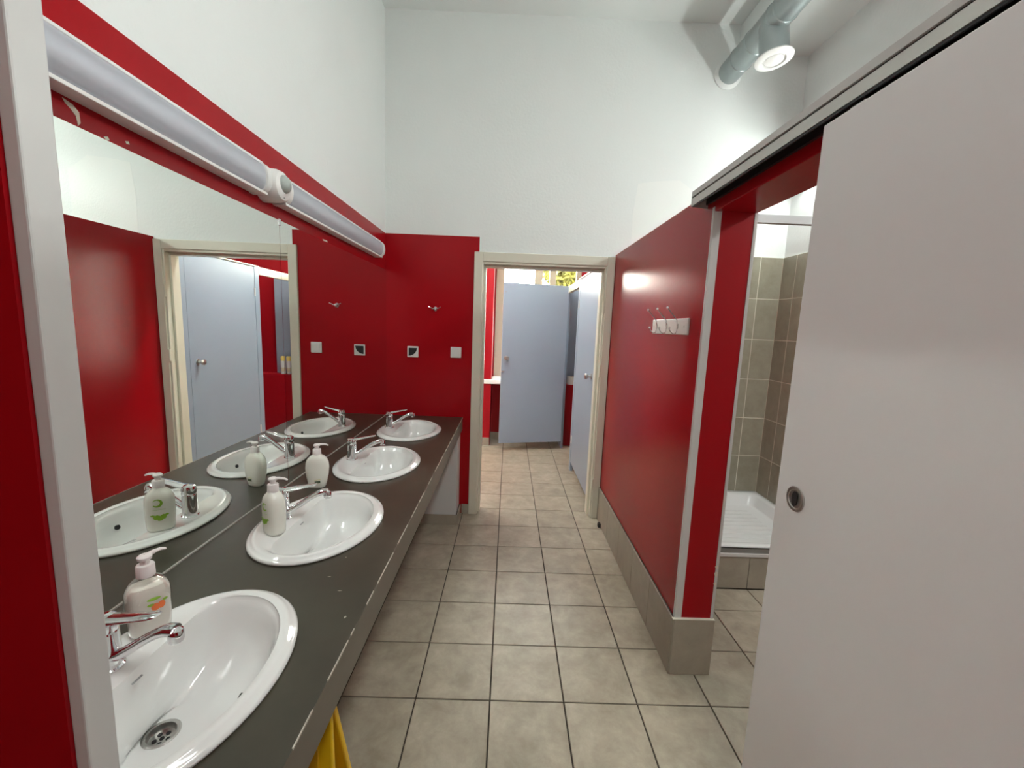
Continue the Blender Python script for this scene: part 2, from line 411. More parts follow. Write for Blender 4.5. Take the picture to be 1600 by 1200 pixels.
# back wall with the window opening
WX0, WX1, WZ0, WZ1 = -0.185, 0.90, 0.845, 3.25
b = MB()
b.box(-2.45, -2.33, YW2, YW2+0.10, 0, ZC); b.box(-1.47, WX0, YW2, YW2+0.10, 0, ZC); b.box(-2.33, -1.47, YW2, YW2+0.10, 0, WZ0); b.box(-2.33, -1.47, YW2, YW2+0.10, WZ1, ZC); b.box(WX1, XE, YW2, YW2+0.10, 0, ZC)
b.box(WX0, WX1, YW2, YW2+0.10, 0, WZ0-0.05); b.box(WX0, WX1, YW2, YW2+0.10, WZ1, ZC)
b.box(-0.60, -0.20, 5.16, YW2, 0, ZC)
wbk = struct(b.build('wall_washroom_back', RED2))
bw = struct(MB().box(-0.60, -0.205, 5.148, 5.16, 0, 0.10).box(-0.20, 0.72, YW2-0.012, YW2, 0, 0.10).build('baseboard_washroom', PTILE))
STILE_ = simple('beige_window_paint', (0.42, 0.36, 0.26), 0.5)
win = thing('window_1', None, None, kind='structure')
for (x0, x1, z0, z1) in ((WX0, -0.085, WZ0, WZ1), (0.305, 0.405, WZ0, WZ1), (0.495, 0.575, WZ0, WZ1), (0.84, WX1, WZ0, WZ1)):
    MB().box(x0, x1, YW2+0.005, YW2+0.07, z0, z1).build('window_stile', STILE_, win, bevel=0.004)
for (x0, x1) in ((-0.085, 0.305), (0.405, 0.495), (0.575, 0.84)):
    MB().box(x0, x1, YW2+0.01, YW2+0.065, WZ0, WZ0+0.07).build('window_rail', STILE_, win, bevel=0.004)
    MB().box(x0, x1, YW2+0.01, YW2+0.065, WZ1-0.07, WZ1).build('window_rail', STILE_, win, bevel=0.004)
    MB().box(x0, x1, YW2+0.03, YW2+0.036, WZ0+0.07, WZ1-0.07).build('pane', GLASS, win)
win_added = thing('added_window', None, None, kind='structure')  # unseen window, added to let more daylight into the washroom
for (x0, x1) in ((-2.33, -2.26), (-1.93, -1.87), (-1.54, -1.47)):
    MB().box(x0, x1, YW2+0.005, YW2+0.07, WZ0, WZ1).build('window_stile', CREAM, win_added)
for (x0, x1) in ((-2.26, -1.93), (-1.87, -1.54)):
    MB().box(x0, x1, YW2+0.03, YW2+0.036, WZ0, WZ1).build('pane', GLASS, win_added)
MB().box(-0.30, 0.655, 5.135, YW2+0.005, 0.79, 0.845).build('window_sill', WPLAST, win, bevel=0.006)
# red ledge in the second stall
ledge = struct(MB().box(0.735, XE, 5.26, YW2, 0, 0.80).build('wall_ledge', RED2, bevel=0.004))

# ================================================================== LAMPS
def batten(loc, length, label):
    t = thing('fluorescent_lamp', label, 'lamp', loc, group='fluorescent lamps on the shower wall')
    L = length/2
    MB().box(-0.045, 0.0, -L, L, -0.045, 0.045).build('housing', WPLAST, t, bevel=0.004)
    pr_ = [(-0.045, -0.028), (-0.060, -0.030), (-0.076, -0.026), (-0.088, -0.014), (-0.092, 0), (-0.088, 0.014), (-0.076, 0.026), (-0.060, 0.030), (-0.045, 0.028)]
    MB().prism(pr_, 'Y', -L+0.015, L-0.015).build('diffuser', LIT, t)
    MB().box(-0.100, 0.0, -L, L, 0.074, 0.078).box(-0.012, 0.0, -L, L, 0.045, 0.074).build('added_hood', WPLAST, t)  # unseen hood, added to keep upward light off the soffit
    for s in (-1, 1):
        y0, y1 = sorted((s*L, s*(L-0.016)))
        MB().prism([(0, -0.05)]+[(x*1.05, z*1.05) for x, z in pr_]+[(0, 0.05)], 'Y', y0, y1).build('end_cap', WPLAST, t)
    return t
def added_ceiling_lamp(loc, lx, ly, mat, label):  # unseen ceiling lamps, added to brighten floor, basins and washroom
    t = thing('added_ceiling_lamp', label, 'lamp', loc, group='added ceiling lamps')
    MB().box(-lx/2, lx/2, -ly/2, ly/2, -0.05, 0.0).build('housing', WPLAST, t, bevel=0.004)
    MB().box(-lx/2+0.02, lx/2-0.02, -ly/2+0.02, ly/2-0.02, -0.058, -0.05).build('diffuser', mat, t)
    return t
added_ceiling_lamp((0.66, 0.30, ZC), 0.30, 1.24, LITC, 'added long white ceiling lamp above the corridor, unseen')
added_ceiling_lamp((-0.75, 3.95, ZC), 1.24, 0.30, LITW, 'added long white ceiling lamp in the washroom, unseen')
batten((XS, 2.42, 2.60), 1.28, 'lit fluorescent lamp on white wall above shower tiles')
batten((XS, 0.72, 2.60), 1.28, 'lit fluorescent lamp on shower room wall behind the sliding door')

# ================================================================== COUNTER AND BASINS
BX = -0.637; BY = [0.742, 1.398, 2.050, 2.724]; BA, BBR = 0.205, 0.270
ctr = thing('vanity_counter', 'long dark slate laminate vanity counter along the mirror', 'counter', (0, 0, 0))
b = MB()
cuts = [0.447] + [(BY[k]+BY[k+1])/2 for k in range(3)] + [YF]
for k in range(4):
    x0, x1, y0, y1 = XL, XC, cuts[k], cuts[k+1]
    N = 64; inner, outer = [], []
    for i in range(N):
        a = 2*PI*i/N; cx, sy_ = math.cos(a), math.sin(a)
        inner.append((BX+(BA-0.018)*cx, BY[k]+(BBR-0.018)*sy_))
        # ray to rectangle
        ts = []
        dx, dy = BA*cx, BBR*sy_
        if dx > 1e-9: ts.append((x1-BX)/dx)
        if dx < -1e-9: ts.append((x0-BX)/dx)
        if dy > 1e-9: ts.append((y1-BY[k])/dy)
        if dy < -1e-9: ts.append((y0-BY[k])/dy)
        t_ = min(ts); outer.append([BX+dx*t_, BY[k]+dy*t_])
    for cxr in ((x0, y0), (x1, y0), (x1, y1), (x0, y1)):
        best = min(range(N), key=lambda i: (outer[i][0]-cxr[0])**2+(outer[i][1]-cxr[1])**2); outer[best] = list(cxr)
    b.loops([[(p[0], p[1], ZT) for p in outer], [(p[0], p[1], ZT) for p in inner], [(p[0], p[1], ZT-0.03) for p in inner]], False, False)
b.quad((XL, 0.447, ZT-0.03), (XL, YF, ZT-0.03), (XL+0.001, YF, ZT-0.03), (XL+0.001, 0.447, ZT-0.03))
b.build('worktop', COUNTER, ctr)
MB().box(XC-0.02, XC, 0.447, YF, ZB, ZT-0.001).build('front_apron', APRON, ctr, bevel=0.002)
random.seed(3)
yv = 0.5
while yv < 3.15:
    ln = random.uniform(0.02, 0.16); 
    MB().box(XC-0.0015, XC+0.0006, yv, min(yv+ln, 3.19), ZT-0.0035, ZT+0.0004).build('chipped_edge', WORN, ctr); yv += ln+random.uniform(0.01, 0.10)
for x, y, a_, b_ in ((-0.478, 1.09, 0.010, 0.004), (-0.425, 1.03, 0.012, 0.003), (-0.372, 0.93, 0.006, 0.010), (-0.47, 1.19, 0.004, 0.004)):
    MB().prism([(x-a_/2, y), (x, y-b_/2), (x+a_/2, y+b_*0.2), (x, y+b_/2)], 'Z', ZT-0.0005, ZT+0.0004).build('surface_chip', WORN, ctr)
# upstand bead of silicone along the mirror
MB().box(XL, XL+0.008, 0.447, YF, ZT, ZT+0.004).build('sealant', simple('grey_sealant', (0.35, 0.33, 0.30), 0.5), ctr)

def make_basin(loc, label):
    t = thing('wash_basin', label, 'basin', loc, group='oval basins set into the counter')
    N = 72; rings = []
    def ell(a, bq, z, ox=0.0): return [(ox+a*math.cos(2*PI*i/N), bq*math.sin(2*PI*i/N), z) for i in range(N)]
    A_, B_ = BA, BBR
    rings += [ell(A_-0.004, B_-0.004, 0.0006), ell(A_, B_, 0.003), ell(A_, B_, 0.008), ell(A_-0.006, B_-0.006, 0.013), ell(A_-0.012, B_-0.012, 0.0145),
              ell(A_-0.015, B_-0.015, 0.0185), ell(A_-0.022, B_-0.022, 0.0205), ell(A_-0.030, B_-0.030, 0.0195)]
    def bowl(s, z, cx=-0.030, lim=-0.078, soft=0.02):
        out = []
        for i in range(N):
            x = (A_-0.036)*math.cos(2*PI*i/N); y = (B_-0.036)*math.sin(2*PI*i/N)
            k = (x-lim)/soft
            xx = lim+soft*(math.log1p(math.exp(min(k, 40))) if k < 40 else k)
            out.append((cx+(xx-cx)*s, y*s, z))
        return out
    deck = ell(A_-0.036, B_-0.036, 0.0175)
    edge = bowl(1.0, 0.0125)
    mid = [((p[0]+q[0])/2, (p[1]+q[1])/2, 0.0158) for p, q in zip(deck, edge)]
    rings += [deck, mid, edge]
    DX, DY = -0.045, 0.015
    for s_, z, t_ in ((0.975, 0.007, 0), (0.945, -0.006, 0), (0.91, -0.030, 0), (0.87, -0.058, 0), (0.80, -0.088, 0.03), (0.70, -0.112, 0.1), (0.56, -0.127, 0.25), (0.40, -0.135, 0.5), (0.25, -0.139, 1.0)):
        rg = bowl(s_, z)
        rings.append([(p[0]*(1-t_)+t_*(DX+0.055*math.cos(2*PI*i/N)), p[1]*(1-t_)+t_*(DY+0.055*math.sin(2*PI*i/N)), z) for i, p in enumerate(rg)])
    rings.append([(DX+0.0325*math.cos(2*PI*i/N), DY+0.0325*math.sin(2*PI*i/N), -0.1415) for i in range(N)])
    rings.append([(DX+0.028*math.cos(2*PI*i/N), DY+0.028*math.sin(2*PI*i/N), -0.170) for i in range(N)])
    MB().loops(rings, False, True).build('bowl', CERAMIC, t, smooth=True, angle=60)
    dn = MB().lathe([(0.033, -0.143), (0.033, -0.1405), (0.030, -0.139), (0.0255, -0.140), (0.0235, -0.150), (0.0235, -0.153), (0.0, -0.1525)], (DX, DY, 0), 32, cap0=False, cap1=False).build('drain', STEEL, t, smooth=True)
    b = MB()
    for k in range(6):
        a = 2*PI*k/5; rr = 0.0125 if k < 5 else 0.0
        b.lathe([(0.0043, -0.1526), (0.0043, -0.1515)], (DX+rr*math.cos(a), DY+rr*math.sin(a), 0), 12)
    b.build('drain_hole', BLACK, dn)
    MB().lathe([(0.0085, 0.0), (0.0085, -0.006)], (0.128, 0, -0.038), 16, rot=Matrix.Rotation(math.radians(-78), 3, 'Y')).build('overflow_hole', BLACK, t)
    MB().add([(-0.066, -0.018, 0.0030), (-0.0625, -0.018, 0.0010), (-0.0625, 0.006, 0.0010), (-0.066, 0.006, 0.0030)], [(0, 1, 2, 3)]).build('maker_mark', GREYP, t)
    return t
bas = make_basin((BX, BY[0], ZT), 'white oval basin nearest the camera, bottom left, drain visible')
dup(bas, (BX, BY[1], ZT), 'white oval basin with the green leaf soap bottle on its rim')
dup(bas, (BX, BY[2], ZT), 'white oval basin, third along the counter, just past the unlabelled soap bottle')
dup(bas, (BX, BY[3], ZT), 'white oval basin at far end of counter against red wall')

def make_tap(loc, label, rz):
    t = thing('basin_tap', label, 'tap', loc, rz, group='chrome mixer taps on the basins')
    MB().lathe([(0.0265, 0.0), (0.0265, 0.004), (0.0235, 0.007), (0.0225, 0.03), (0.0215, 0.075), (0.0215, 0.078), (0.0205, 0.080)], n=28).build('body', CHROME, t, smooth=True)
    lv = MB().lathe([(0.0205, 0.080), (0.0225, 0.083), (0.0225, 0.100), (0.020, 0.108), (0.012, 0.112), (0.0, 0.1125)], n=28, cap1=False).build('lever_cap', CHROME, t, smooth=True)
    sec = [(0.000, 0.019, 0.104, 0.009), (0.03, 0.017, 0.109, 0.008), (0.07, 0.0155, 0.117, 0.006), (0.105, 0.0145, 0.124, 0.005), (0.116, 0.010, 0.126, 0.0035)]
    rings = []
    for x, hw, z, hh in sec:
        rings.append([(x, -hw, z-hh*0.3), (x, -hw*0.8, z-hh*0.7), (x, hw*0.8, z-hh*0.7), (x, hw, z-hh*0.3), (x, hw*0.75, z+hh*0.5), (x, 0, z+hh*0.7), (x, -hw*0.75, z+hh*0.5)])
    MB().loops(rings).build('lever', CHROME, t, smooth=True, angle=50)
    path = [(0.012, 0, 0.026), (0.035, 0, 0.036), (0.06, 0, 0.053), (0.09, 0, 0.074), (0.115, 0, 0.089), (0.135, 0, 0.097), (0.152, 0, 0.098)]
    MB().tube(path, [0.0135, 0.0125, 0.0115, 0.0112, 0.0118, 0.0135, 0.013], 16, flat=0.85).build('spout', CHROME, t, smooth=True)
    MB().lathe([(0.0125, 0.076), (0.0135, 0.079), (0.0135, 0.094), (0.012, 0.099), (0.006, 0.103)], (0.151, 0, 0), 20, rot=None).build('aerator', CHROME, t, smooth=True)
    return t
TX = -0.772; TZ = ZT+0.0165
tap = make_tap((TX+0.006, BY[0]+0.005, TZ), 'chrome mixer tap on the nearest basin, half hidden by grey post', -0.10)
dup(tap, (TX+0.004, BY[1]-0.004, TZ), 'chrome mixer tap behind the green leaf soap bottle', 0.10)
dup(tap, (TX, BY[2]+0.004, TZ), 'chrome mixer tap on the third basin along the counter', 0.12)
dup(tap, (TX, BY[3], TZ), 'chrome mixer tap on farthest basin in the corner', 0.10)

# ------------------------------------------------------------------ soap bottles
def soap(name, label, loc, rz, hw, dp, h, mat, nozzle, kind, liquid=None):
    t = thing(name, label, 'soap bottle', loc, rz, group='soap bottles by the basins')
    N = 40; e = 2.6
    def ring(sx, sy, z):
        out = []
        for i in range(N):
            a = 2*PI*i/N; c, s = math.cos(a), math.sin(a)
            out.append((hw*sx*math.copysign(abs(c)**(2/e), c), dp*sy*math.copysign(abs(s)**(2/e), s), z))
        return out
    if kind == 'round':
        P = [(0.62, 0.70, 0.0), (0.70, 0.80, 0.004), (0.80, 0.90, 0.02), (0.95, 1.0, 0.055), (1.0, 1.0, 0.085), (0.96, 0.97, 0.105), (0.82, 0.88, 0.122), (0.58, 0.72, 0.133), (0.38, 0.58, 0.138), (0.34, 0.56, 0.142)]
    else:
        P = [(0.80, 0.82, 0.0), (0.90, 0.92, 0.004), (0.94, 0.96, 0.015), (0.98, 1.0, 0.05), (1.0, 1.0, 0.085), (0.97, 0.97, 0.104), (0.85, 0.88, 0.119), (0.63, 0.72, 0.130), (0.42, 0.60, 0.136), (0.36, 0.56, 0.141)]
    k = h/0.142
    rings = [ring(a, c, z*k) for a, c, z in P]
    if kind == 'clear':
        body = MB().loops(rings).build('bottle', CLEAR, t, smooth=True, angle=60)
        inn = [[(p[0]*0.965, p[1]*0.965, p[2]+0.002) for p in rg] for rg in rings[:6]]
        top = [(p[0]*0.85, p[1]*0.88, 0.116*k) for p in inn[-1]]
        MB().loops(inn+[top]).build('liquid_soap', mat, t, smooth=True, angle=60)
    else:
        body = MB().loops(rings).build('bottle', mat, t, smooth=True, angle=60)
    zc = h-0.004
    MB().lathe([(0.0165, zc), (0.0170, zc+0.003), (0.0165, zc+0.024), (0.0150, zc+0.0265), (0.006, zc+0.027)], n=28).build('collar', PUMPW, t, smooth=True)
    pm = MB().lathe([(0.0085, zc+0.024), (0.0085, zc+0.036), (0.0125, zc+0.038), (0.0135, zc+0.044), (0.010, zc+0.0475), (0.0, zc+0.048)], n=24, cap1=False)
    c, s = math.cos(nozzle), math.sin(nozzle)
    pm.tube([(0, 0, zc+0.0435), (0.02*c, 0.02*s, zc+0.0445), (0.034*c, 0.034*s, zc+0.043), (0.045*c, 0.045*s, zc+0.038)], [0.0075, 0.006, 0.005, 0.0042], 10, flat=0.7)
    pm.build('pump_head', PUMPW, t, smooth=True, angle=50)
    return t, body, k
def decal(parent, poly, y, mat, name, hw, dp, e=2.6):
    # flat print wrapped on the front (-y) of the bottle
    b = MB(); vs = []
    cx = sum(p[0] for p in poly)/len(poly); cz = sum(p[1] for p in poly)/len(poly)
    def P(x, z):
        q = min(0.98, abs(x)/hw); yy_ = -dp*(1-q**e)**(1/e)
        return (x, yy_-y, z)
    vs.append(P(cx, cz)); n = len(poly)
    for s in (0.5, 1.0):
        for p in poly: vs.append(P(cx+(p[0]-cx)*s, cz+(p[1]-cz)*s))
    fs = [(0, 1+i, 1+(i+1) % n) for i in range(n)]
    for i in range(n):
        j = (i+1) % n; fs.append((1+i, 1+n+i, 1+n+j, 1+j))
    return b.add(vs, fs).build(name, mat, parent)
def blob(cx, cz, rx, rz_, n=18, wob=0.0, ph=0.0):
    return [(cx+rx*(1+wob*math.sin(5*2*PI*i/n+ph))*math.cos(2*PI*i/n), cz+rz_*(1+wob*math.sin(5*2*PI*i/n+ph))*math.sin(2*PI*i/n)) for i in range(n)]
# nearest, peach coloured with an orange fruit on the label
hw, dp = 0.040, 0.029
t, bd, k = soap('soap_bottle', 'pump soap bottle with orange fruit print, on nearest basin', (-0.770, 0.850, ZT+0.017), 0.85, hw, dp, 0.134, SOAPP, 0.55, 'clear')
for args in (((0.008, 0.066, 0.0075, 0.0085), ORANGE, 'fruit_print'), ((0.018, 0.067, 0.007, 0.0085), ORANGE, 'fruit_print'), ((0.000, 0.073, 0.006, 0.003), GREEN, 'leaf_print'), ((0.025, 0.076, 0.005, 0.003), GREEN, 'leaf_print'), ((0.006, 0.085, 0.012, 0.0035), GREEN, 'leaf_print')):
    decal(bd, blob(*args[0]), 0.0006, args[1], args[2], hw, dp)
# second, green leaves, standing on the rim of the second basin
hw, dp = 0.040, 0.030
t, bd, k = soap('soap_bottle', 'white pump soap bottle with green crescent and leaf print', (-0.745, 1.300, ZT+0.017), -0.60, hw, dp, 0.142, SOAPG, 0.75, 'oval')
arc = [(0.003+0.0135*math.cos(a), 0.096+0.0135*math.sin(a)) for a in [0.5+i*(2*PI-1.0)/16 for i in range(17)]] + [(0.0055+0.0090*math.cos(a), 0.097+0.0090*math.sin(a)) for a in [5.5-i*(4.7)/16 for i in range(17)]]
b = MB(); n = 17
def PP(x, z):
    q = min(0.98, abs(x)/hw); return (x, -dp*(1-q**2.6)**(1/2.6)-0.0006, z)
b.add([PP(*p) for p in arc], [(i, i+1, 33-i-1, 33-i) for i in range(16)]).build('crescent_print', GREEN, bd)
for a in ((-0.010, 0.050, 0.008, 0.008), (0.006, 0.049, 0.010, 0.008), (-0.002, 0.043, 0.008, 0.006), (-0.019, 0.056, 0.005, 0.003), (0.017, 0.056, 0.006, 0.003)):
    decal(bd, blob(*a, wob=0.08), 0.0006, GREEN, 'leaf_print', hw, dp)
decal(bd, [(-0.016, 0.073), (0.016, 0.073), (0.016, 0.0755), (-0.016, 0.0755)], 0.0006, simple('pale_green_print', (0.55, 0.66, 0.40), 0.4), 'text_print', hw, dp)
# third, its back turned to the camera
hw, dp = 0.047, 0.029
t, bd, k = soap('soap_bottle', 'cream pump soap bottle on counter between second and third basins', (-0.798, 1.728, ZT), 0.30, hw, dp, 0.146, SOAPG, 0.1, 'round')
decal(bd, [(-0.008, 0.024), (0.014, 0.026), (0.014, 0.036), (-0.008, 0.034)], 0.0006, DGREEN, 'back_print', hw*0.95, dp)
decal(bd, [(-0.010, 0.038), (0.015, 0.040), (0.015, 0.042), (-0.010, 0.040)], 0.0006, simple('pale_yellow_print', (0.66, 0.68, 0.35), 0.4), 'text_print', hw*0.97, dp)

# ------------------------------------------------------------------ mirrors
MT = 1.885
def mirror(y0, y1, label):
    t = thing('wall_mirror', label, 'mirror', (XL, (y0+y1)/2, ZT), group='mirror panes above the counter')
    L = (y1-y0)/2
    MB().box(0.0, 0.005, -L, L, 0.004, MT-ZT).build('mirror_glass', MIRROR, t)
    return t
m1 = mirror(0.447, 1.7395, 'large mirror pane nearer the camera above the counter')
m2 = mirror(1.7415, YF-0.002, 'large mirror pane at the far end above the counter')
tag(MB().box(XL+0.005, XL+0.008, 1.733, 1.748, MT-0.02, MT+0.005).build('mirror_clip', CHROME, bevel=0.001), 'small metal clip at top of the joint between mirror panes', 'clip')

# ------------------------------------------------------------------ vanity lights
def vlight(y0, y1, label, near_cap=True):
    t = thing('vanity_light', label, 'light', (XL, (y0+y1)/2, 1.99), group='vanity lights above the mirror')
    L = (y1-y0)/2
    # backing channel with protruding lower and upper lips
    MB().prism([(0, -0.054), (0.030, -0.056), (0.052, -0.056), (0.052, -0.047), (0.022, -0.045), (0.022, 0.047), (0.040, 0.048), (0.040, 0.056), (0, 0.056)], 'Y', -L, L).build('housing', WPLAST, t, bevel=0.0015)
    prof = [(0.050-0.0, -0.046)] + [(0.022+0.058*math.cos(a), 0.046*math.sin(a)) for a in [-PI/2*0.75+i*(PI*0.75+PI/2*0.25)/14 for i in range(15)]]
    prof = [(0.022+0.040*max(0, math.cos(a))**0.5, 0.0465*math.sin(a)) for a in [-PI/2+i*PI/18 for i in range(19)]]
    MB().loops([[(p[0], -L+0.02, p[1]) for p in prof], [(p[0], L-0.02, p[1]) for p in prof]], False, False, closed=False).build('cover', FROST, t, smooth=True, angle=30)
    MB().prism([(0.020, -0.043), (0.026, -0.040), (0.030, -0.020), (0.030, 0.020), (0.026, 0.040), (0.020, 0.043)], 'Y', -L+0.02, L-0.02).build('reflector', REFL, t)
    MB().lathe([(0.013, -L+0.03), (0.013, L-0.03)], (0.046, 0, 0), 16, axis='Y').build('tube', TUBE, t, smooth=True)
    for s in (-1, 1):
        a0, a1 = sorted((s*L, s*(L-0.026)))
        MB().prism([(0, -0.056), (0.03, -0.056)]+[(0.024+0.046*max(0, math.cos(a))**0.6, 0.0505*math.sin(a)) for a in [-PI/2+i*PI/18 for i in range(19)]]+[(0.03, 0.056), (0, 0.056)], 'Y', a0, a1).build('end_cap', WPLAST, t, smooth=True, angle=30)
    return t
vlight(0.452, 1.584, 'unlit tubular vanity light nearer the camera, above the mirror')
vlight(1.706, 2.955, 'unlit tubular vanity light at far end, above the mirror')
t = thing('motion_sensor', 'white motion sensor between the two vanity lights', 'sensor', (XL, 1.645, 1.985), group=None)
MB().lathe([(0.058, 0.0), (0.060, 0.03), (0.058, 0.058), (0.050, 0.076), (0.036, 0.084)], n=32, axis='X').build('body', WPLAST, t, smooth=True)
MB().lathe([(0.032, 0.082), (0.031, 0.088), (0.024, 0.097), (0.012, 0.102), (0.0, 0.103)], (0, -0.004, 0.006), n=28, axis='X', cap1=False).build('lens', SENSOR, t, smooth=True)
MB().lathe([(0.004, 0.070), (0.004, 0.0815)], (0, -0.004, -0.040), n=12, axis='X').build('indicator', GREYP, t)

# ------------------------------------------------------------------ far wall fittings
t = thing('robe_hook', 'small chrome double robe hook on red wall above the sockets', 'hook', (-0.560, YF, 1.612))
MB().lathe([(0.016, 0), (0.016, -0.004), (0.012, -0.007), (0.009, -0.020), (0.011, -0.026), (0.0, -0.028)], n=20, axis='Y', cap1=False).build('rose', CHROME, t, smooth=True)
for s in (-1, 1):
    MB().tube([(0, -0.02, 0.0), (s*0.018, -0.028, 0.002), (s*0.036, -0.034, 0.010), (s*0.044, -0.034, 0.014)], [0.005, 0.0042, 0.004, 0.0052], 10).build('prong', CHROME, t, smooth=True)
t = thing('wall_socket', 'white wall socket with black quarter-round flap on red wall', 'socket', (-0.727, YF, 1.284))
MB().box(-0.042, 0.042, -0.009, 0, -0.042, 0.042).build('plate', WPLAST, t, bevel=0.004)
arcp = [(-0.031, 0.030), (0.031, 0.030)] + [(-0.031+0.062*math.cos(a), 0.030-0.060*math.sin(a)) for a in [i*PI/2/10 for i in range(1, 11)]]
MB().prism(arcp, 'Y', -0.011, -0.008).build('flap', BLACK, t)
tag(None or (lambda o: o)(thing('blank_switch', 'plain white switch plate on red wall beside the door frame', 'switch', (-0.399, YF, 1.291))), None)
t = bpy.data.objects['blank_switch']
MB().box(-0.041, 0.041, -0.009, 0, -0.041, 0.041).build('plate', WPLAST, t, bevel=0.004)
MB().box(-0.029, 0.029, -0.0125, -0.008, -0.029, 0.029).build('rocker', WPLAST, t, bevel=0.002)

# ------------------------------------------------------------------ coat rack
t = thing('coat_rack', 'white coat rack with three wire hooks on red partition', 'coat rack', (XR, 2.02, 1.53))
MB().box(-0.009, 0.0, -0.222, 0.222, -0.036, 0.036).build('board', WPLAST, t, bevel=0.003)
for y in (-0.115, 0.015, 0.150):
    h = thing('hook', None, None); h.parent = t; h.location = (-0.009, y, 0)
    MB().tube([(-0.012, 0, 0.056), (-0.048, 0.004, 0.074)][::1], 0.0022, 8)
    MB().tube([(-0.052, 0.0, 0.082), (-0.03, 0, 0.058), (-0.006, 0, 0.030), (-0.003, 0, 0.01), (-0.003, 0, -0.02), (-0.006, 0, -0.030), (-0.020, 0, -0.032), (-0.032, 0, -0.022), (-0.038, 0, -0.008)], 0.0026, 8).build('wire', CHROME, h, smooth=True)
    MB().box(-0.004, 0.0, -0.006, 0.006, -0.012, 0.012).build('bracket', STEEL, h, bevel=0.001)
    for p in ((-0.053, 0, 0.083), (-0.0385, 0, -0.006)):
        MB().lathe([(0.0, -0.0055), (0.0040, -0.004), (0.0055, 0), (0.0040, 0.004), (0.0, 0.0055)], p, 12, cap0=False, cap1=False).build('ball_tip', PUMPW, h, smooth=True)
for y in (-0.185, 0.195):
    MB().lathe([(0.004, 0), (0.004, -0.0097)], (0, y, 0), 10, axis='X').build('screw', STEEL, t)

# ------------------------------------------------------------------ sliding door and its track
t = thing('sliding_door', 'large white sliding door partly open at right', 'door', (0.724, 0.55, 0.012))
MB().box(-0.019, 0.019, -0.45, 0.476, 0, 1.972).build('panel', SLIDE, t, bevel=0.002)
pl = MB().lathe([(0.030, -0.0195), (0.030, -0.0225), (0.0265, -0.0235), (0.023, -0.0225), (0.022, -0.021)], (0, 0.405, 1.104), 32, axis='X', cap0=True, cap1=True).build('flush_pull', STEEL, t, smooth=True)
MB().lathe([(0.021, -0.0235), (0.020, -0.0222)], (0, 0.405, 1.104), 28, axis='X', sx=0.45, sy=0.9).build('pull_recess', BLACK, pl)
MB().box(-0.012, 0.012, 0.37, 0.41, 1.972, 1.978).build('hanger_plate', ALU, t)
MB().lathe([(0.0035, 1.972), (0.0035, 1.998)], (0.0, 0.39, 0), 10).build('hanger_bolt', CHROME, t)
t = thing('sliding_door_track', 'long aluminium sliding door track on top of red partition', 'door track', (XR, 0.6, 2.0))
y0, y1 = -1.2, 1.135
MB().box(-0.066, 0.0, y0, y1, 0.036, 0.057).build('top_flange', ALU, t, bevel=0.001)
MB().box(-0.060, 0.0, y0, y1, 0.029, 0.036).build('groove', RAILSHADE, t)
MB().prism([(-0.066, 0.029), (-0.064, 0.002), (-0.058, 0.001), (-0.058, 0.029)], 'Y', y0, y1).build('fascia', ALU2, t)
MB().box(-0.062, -0.058, y0, y1-0.004, -0.004, 0.001).box(-0.010, 0.0, y0, y1-0.004, 0.006, 0.029).build('track_channel', RAILSHADE, t)
MB().prism([(-0.066, 0.0), (0, -0.006), (0, 0.057), (-0.066, 0.057)], 'Y', y1, y1+0.004).build('end_cap', ALU, t)

# ------------------------------------------------------------------ shower
t = thing('shower_tray', 'white shower tray on tiled step beyond the partition', 'shower tray', (XR2, 2.30, 0))
W_ = XS-0.014-XR2; D_ = YF-0.014-2.30
MB().box(0.002, W_, 0.012, 0.10, 0, 0.205).build('step', GROUT, t)
x = 0.003; 
xs = [0.003, GX+4*T-XR2, GX+5*T-XR2, GX+6*T-XR2, W_]
for a0, a1 in zip(xs[:-1], xs[1:]):
    put_tile('step_tile', tile_mesh('step_tile', a1-a0-0.003, 0.200, 0.008, PTILE, 0.001), t, ((a0+a1)/2, 0.004, 0.102), (PI/2, 0, 0))
MB().box(0.003, W_, -0.004, 0.02, 0.205, 0.226).build('edge_trim', ALU, t, bevel=0.003)
MB().box(0.003, W_, 0.006, 0.03, 0.226, 0.262).build('tray_front', simple('grey_tray_front', (0.20, 0.20, 0.185), 0.4), t)
def rr(x0, x1, y0, y1, rad, z, n=6):
    out = []
    for (cx, cy_, a0) in ((x1-rad, y1-rad, 0), (x0+rad, y1-rad, PI/2), (x0+rad, y0+rad, PI), (x1-rad, y0+rad, 3*PI/2)):
        for i in range(n+1): out.append((cx+rad*math.cos(a0+PI/2*i/n), cy_+rad*math.sin(a0+PI/2*i/n), z))
    return out
MB().loops([rr(0.003, W_, 0.006, D_, 0.005, 0.255), rr(0.003, W_, 0.006, D_, 0.005, 0.268), rr(0.006, W_-0.003, 0.010, D_-0.003, 0.006, 0.272), rr(0.05, W_-0.04, 0.05, D_-0.06, 0.06, 0.272), rr(0.065, W_-0.055, 0.065, D_-0.075, 0.06, 0.262), rr(0.09, W_-0.08, 0.09, D_-0.10, 0.06, 0.205), rr(0.11, W_-0.10, 0.11, D_-0.12, 0.05, 0.198)], False, True).build('tray', TRAYM, t, smooth=True, angle=50)
for k in range(9):
    y = 0.18+0.06*k
    MB().box(0.18, W_-0.18, y, y+0.018, 0.198, 0.2005).build('grip_rib', TRAYM, t, bevel=0.001)
tag(MB().box(XR2, XS-0.013, 2.335, 2.365, 2.106, 2.150).build('shower_header_rail', simple('grey_header', (0.42, 0.42, 0.425), 0.4), bevel=0.002), 'grey header bar across the shower cubicle above the tiles', 'rail')

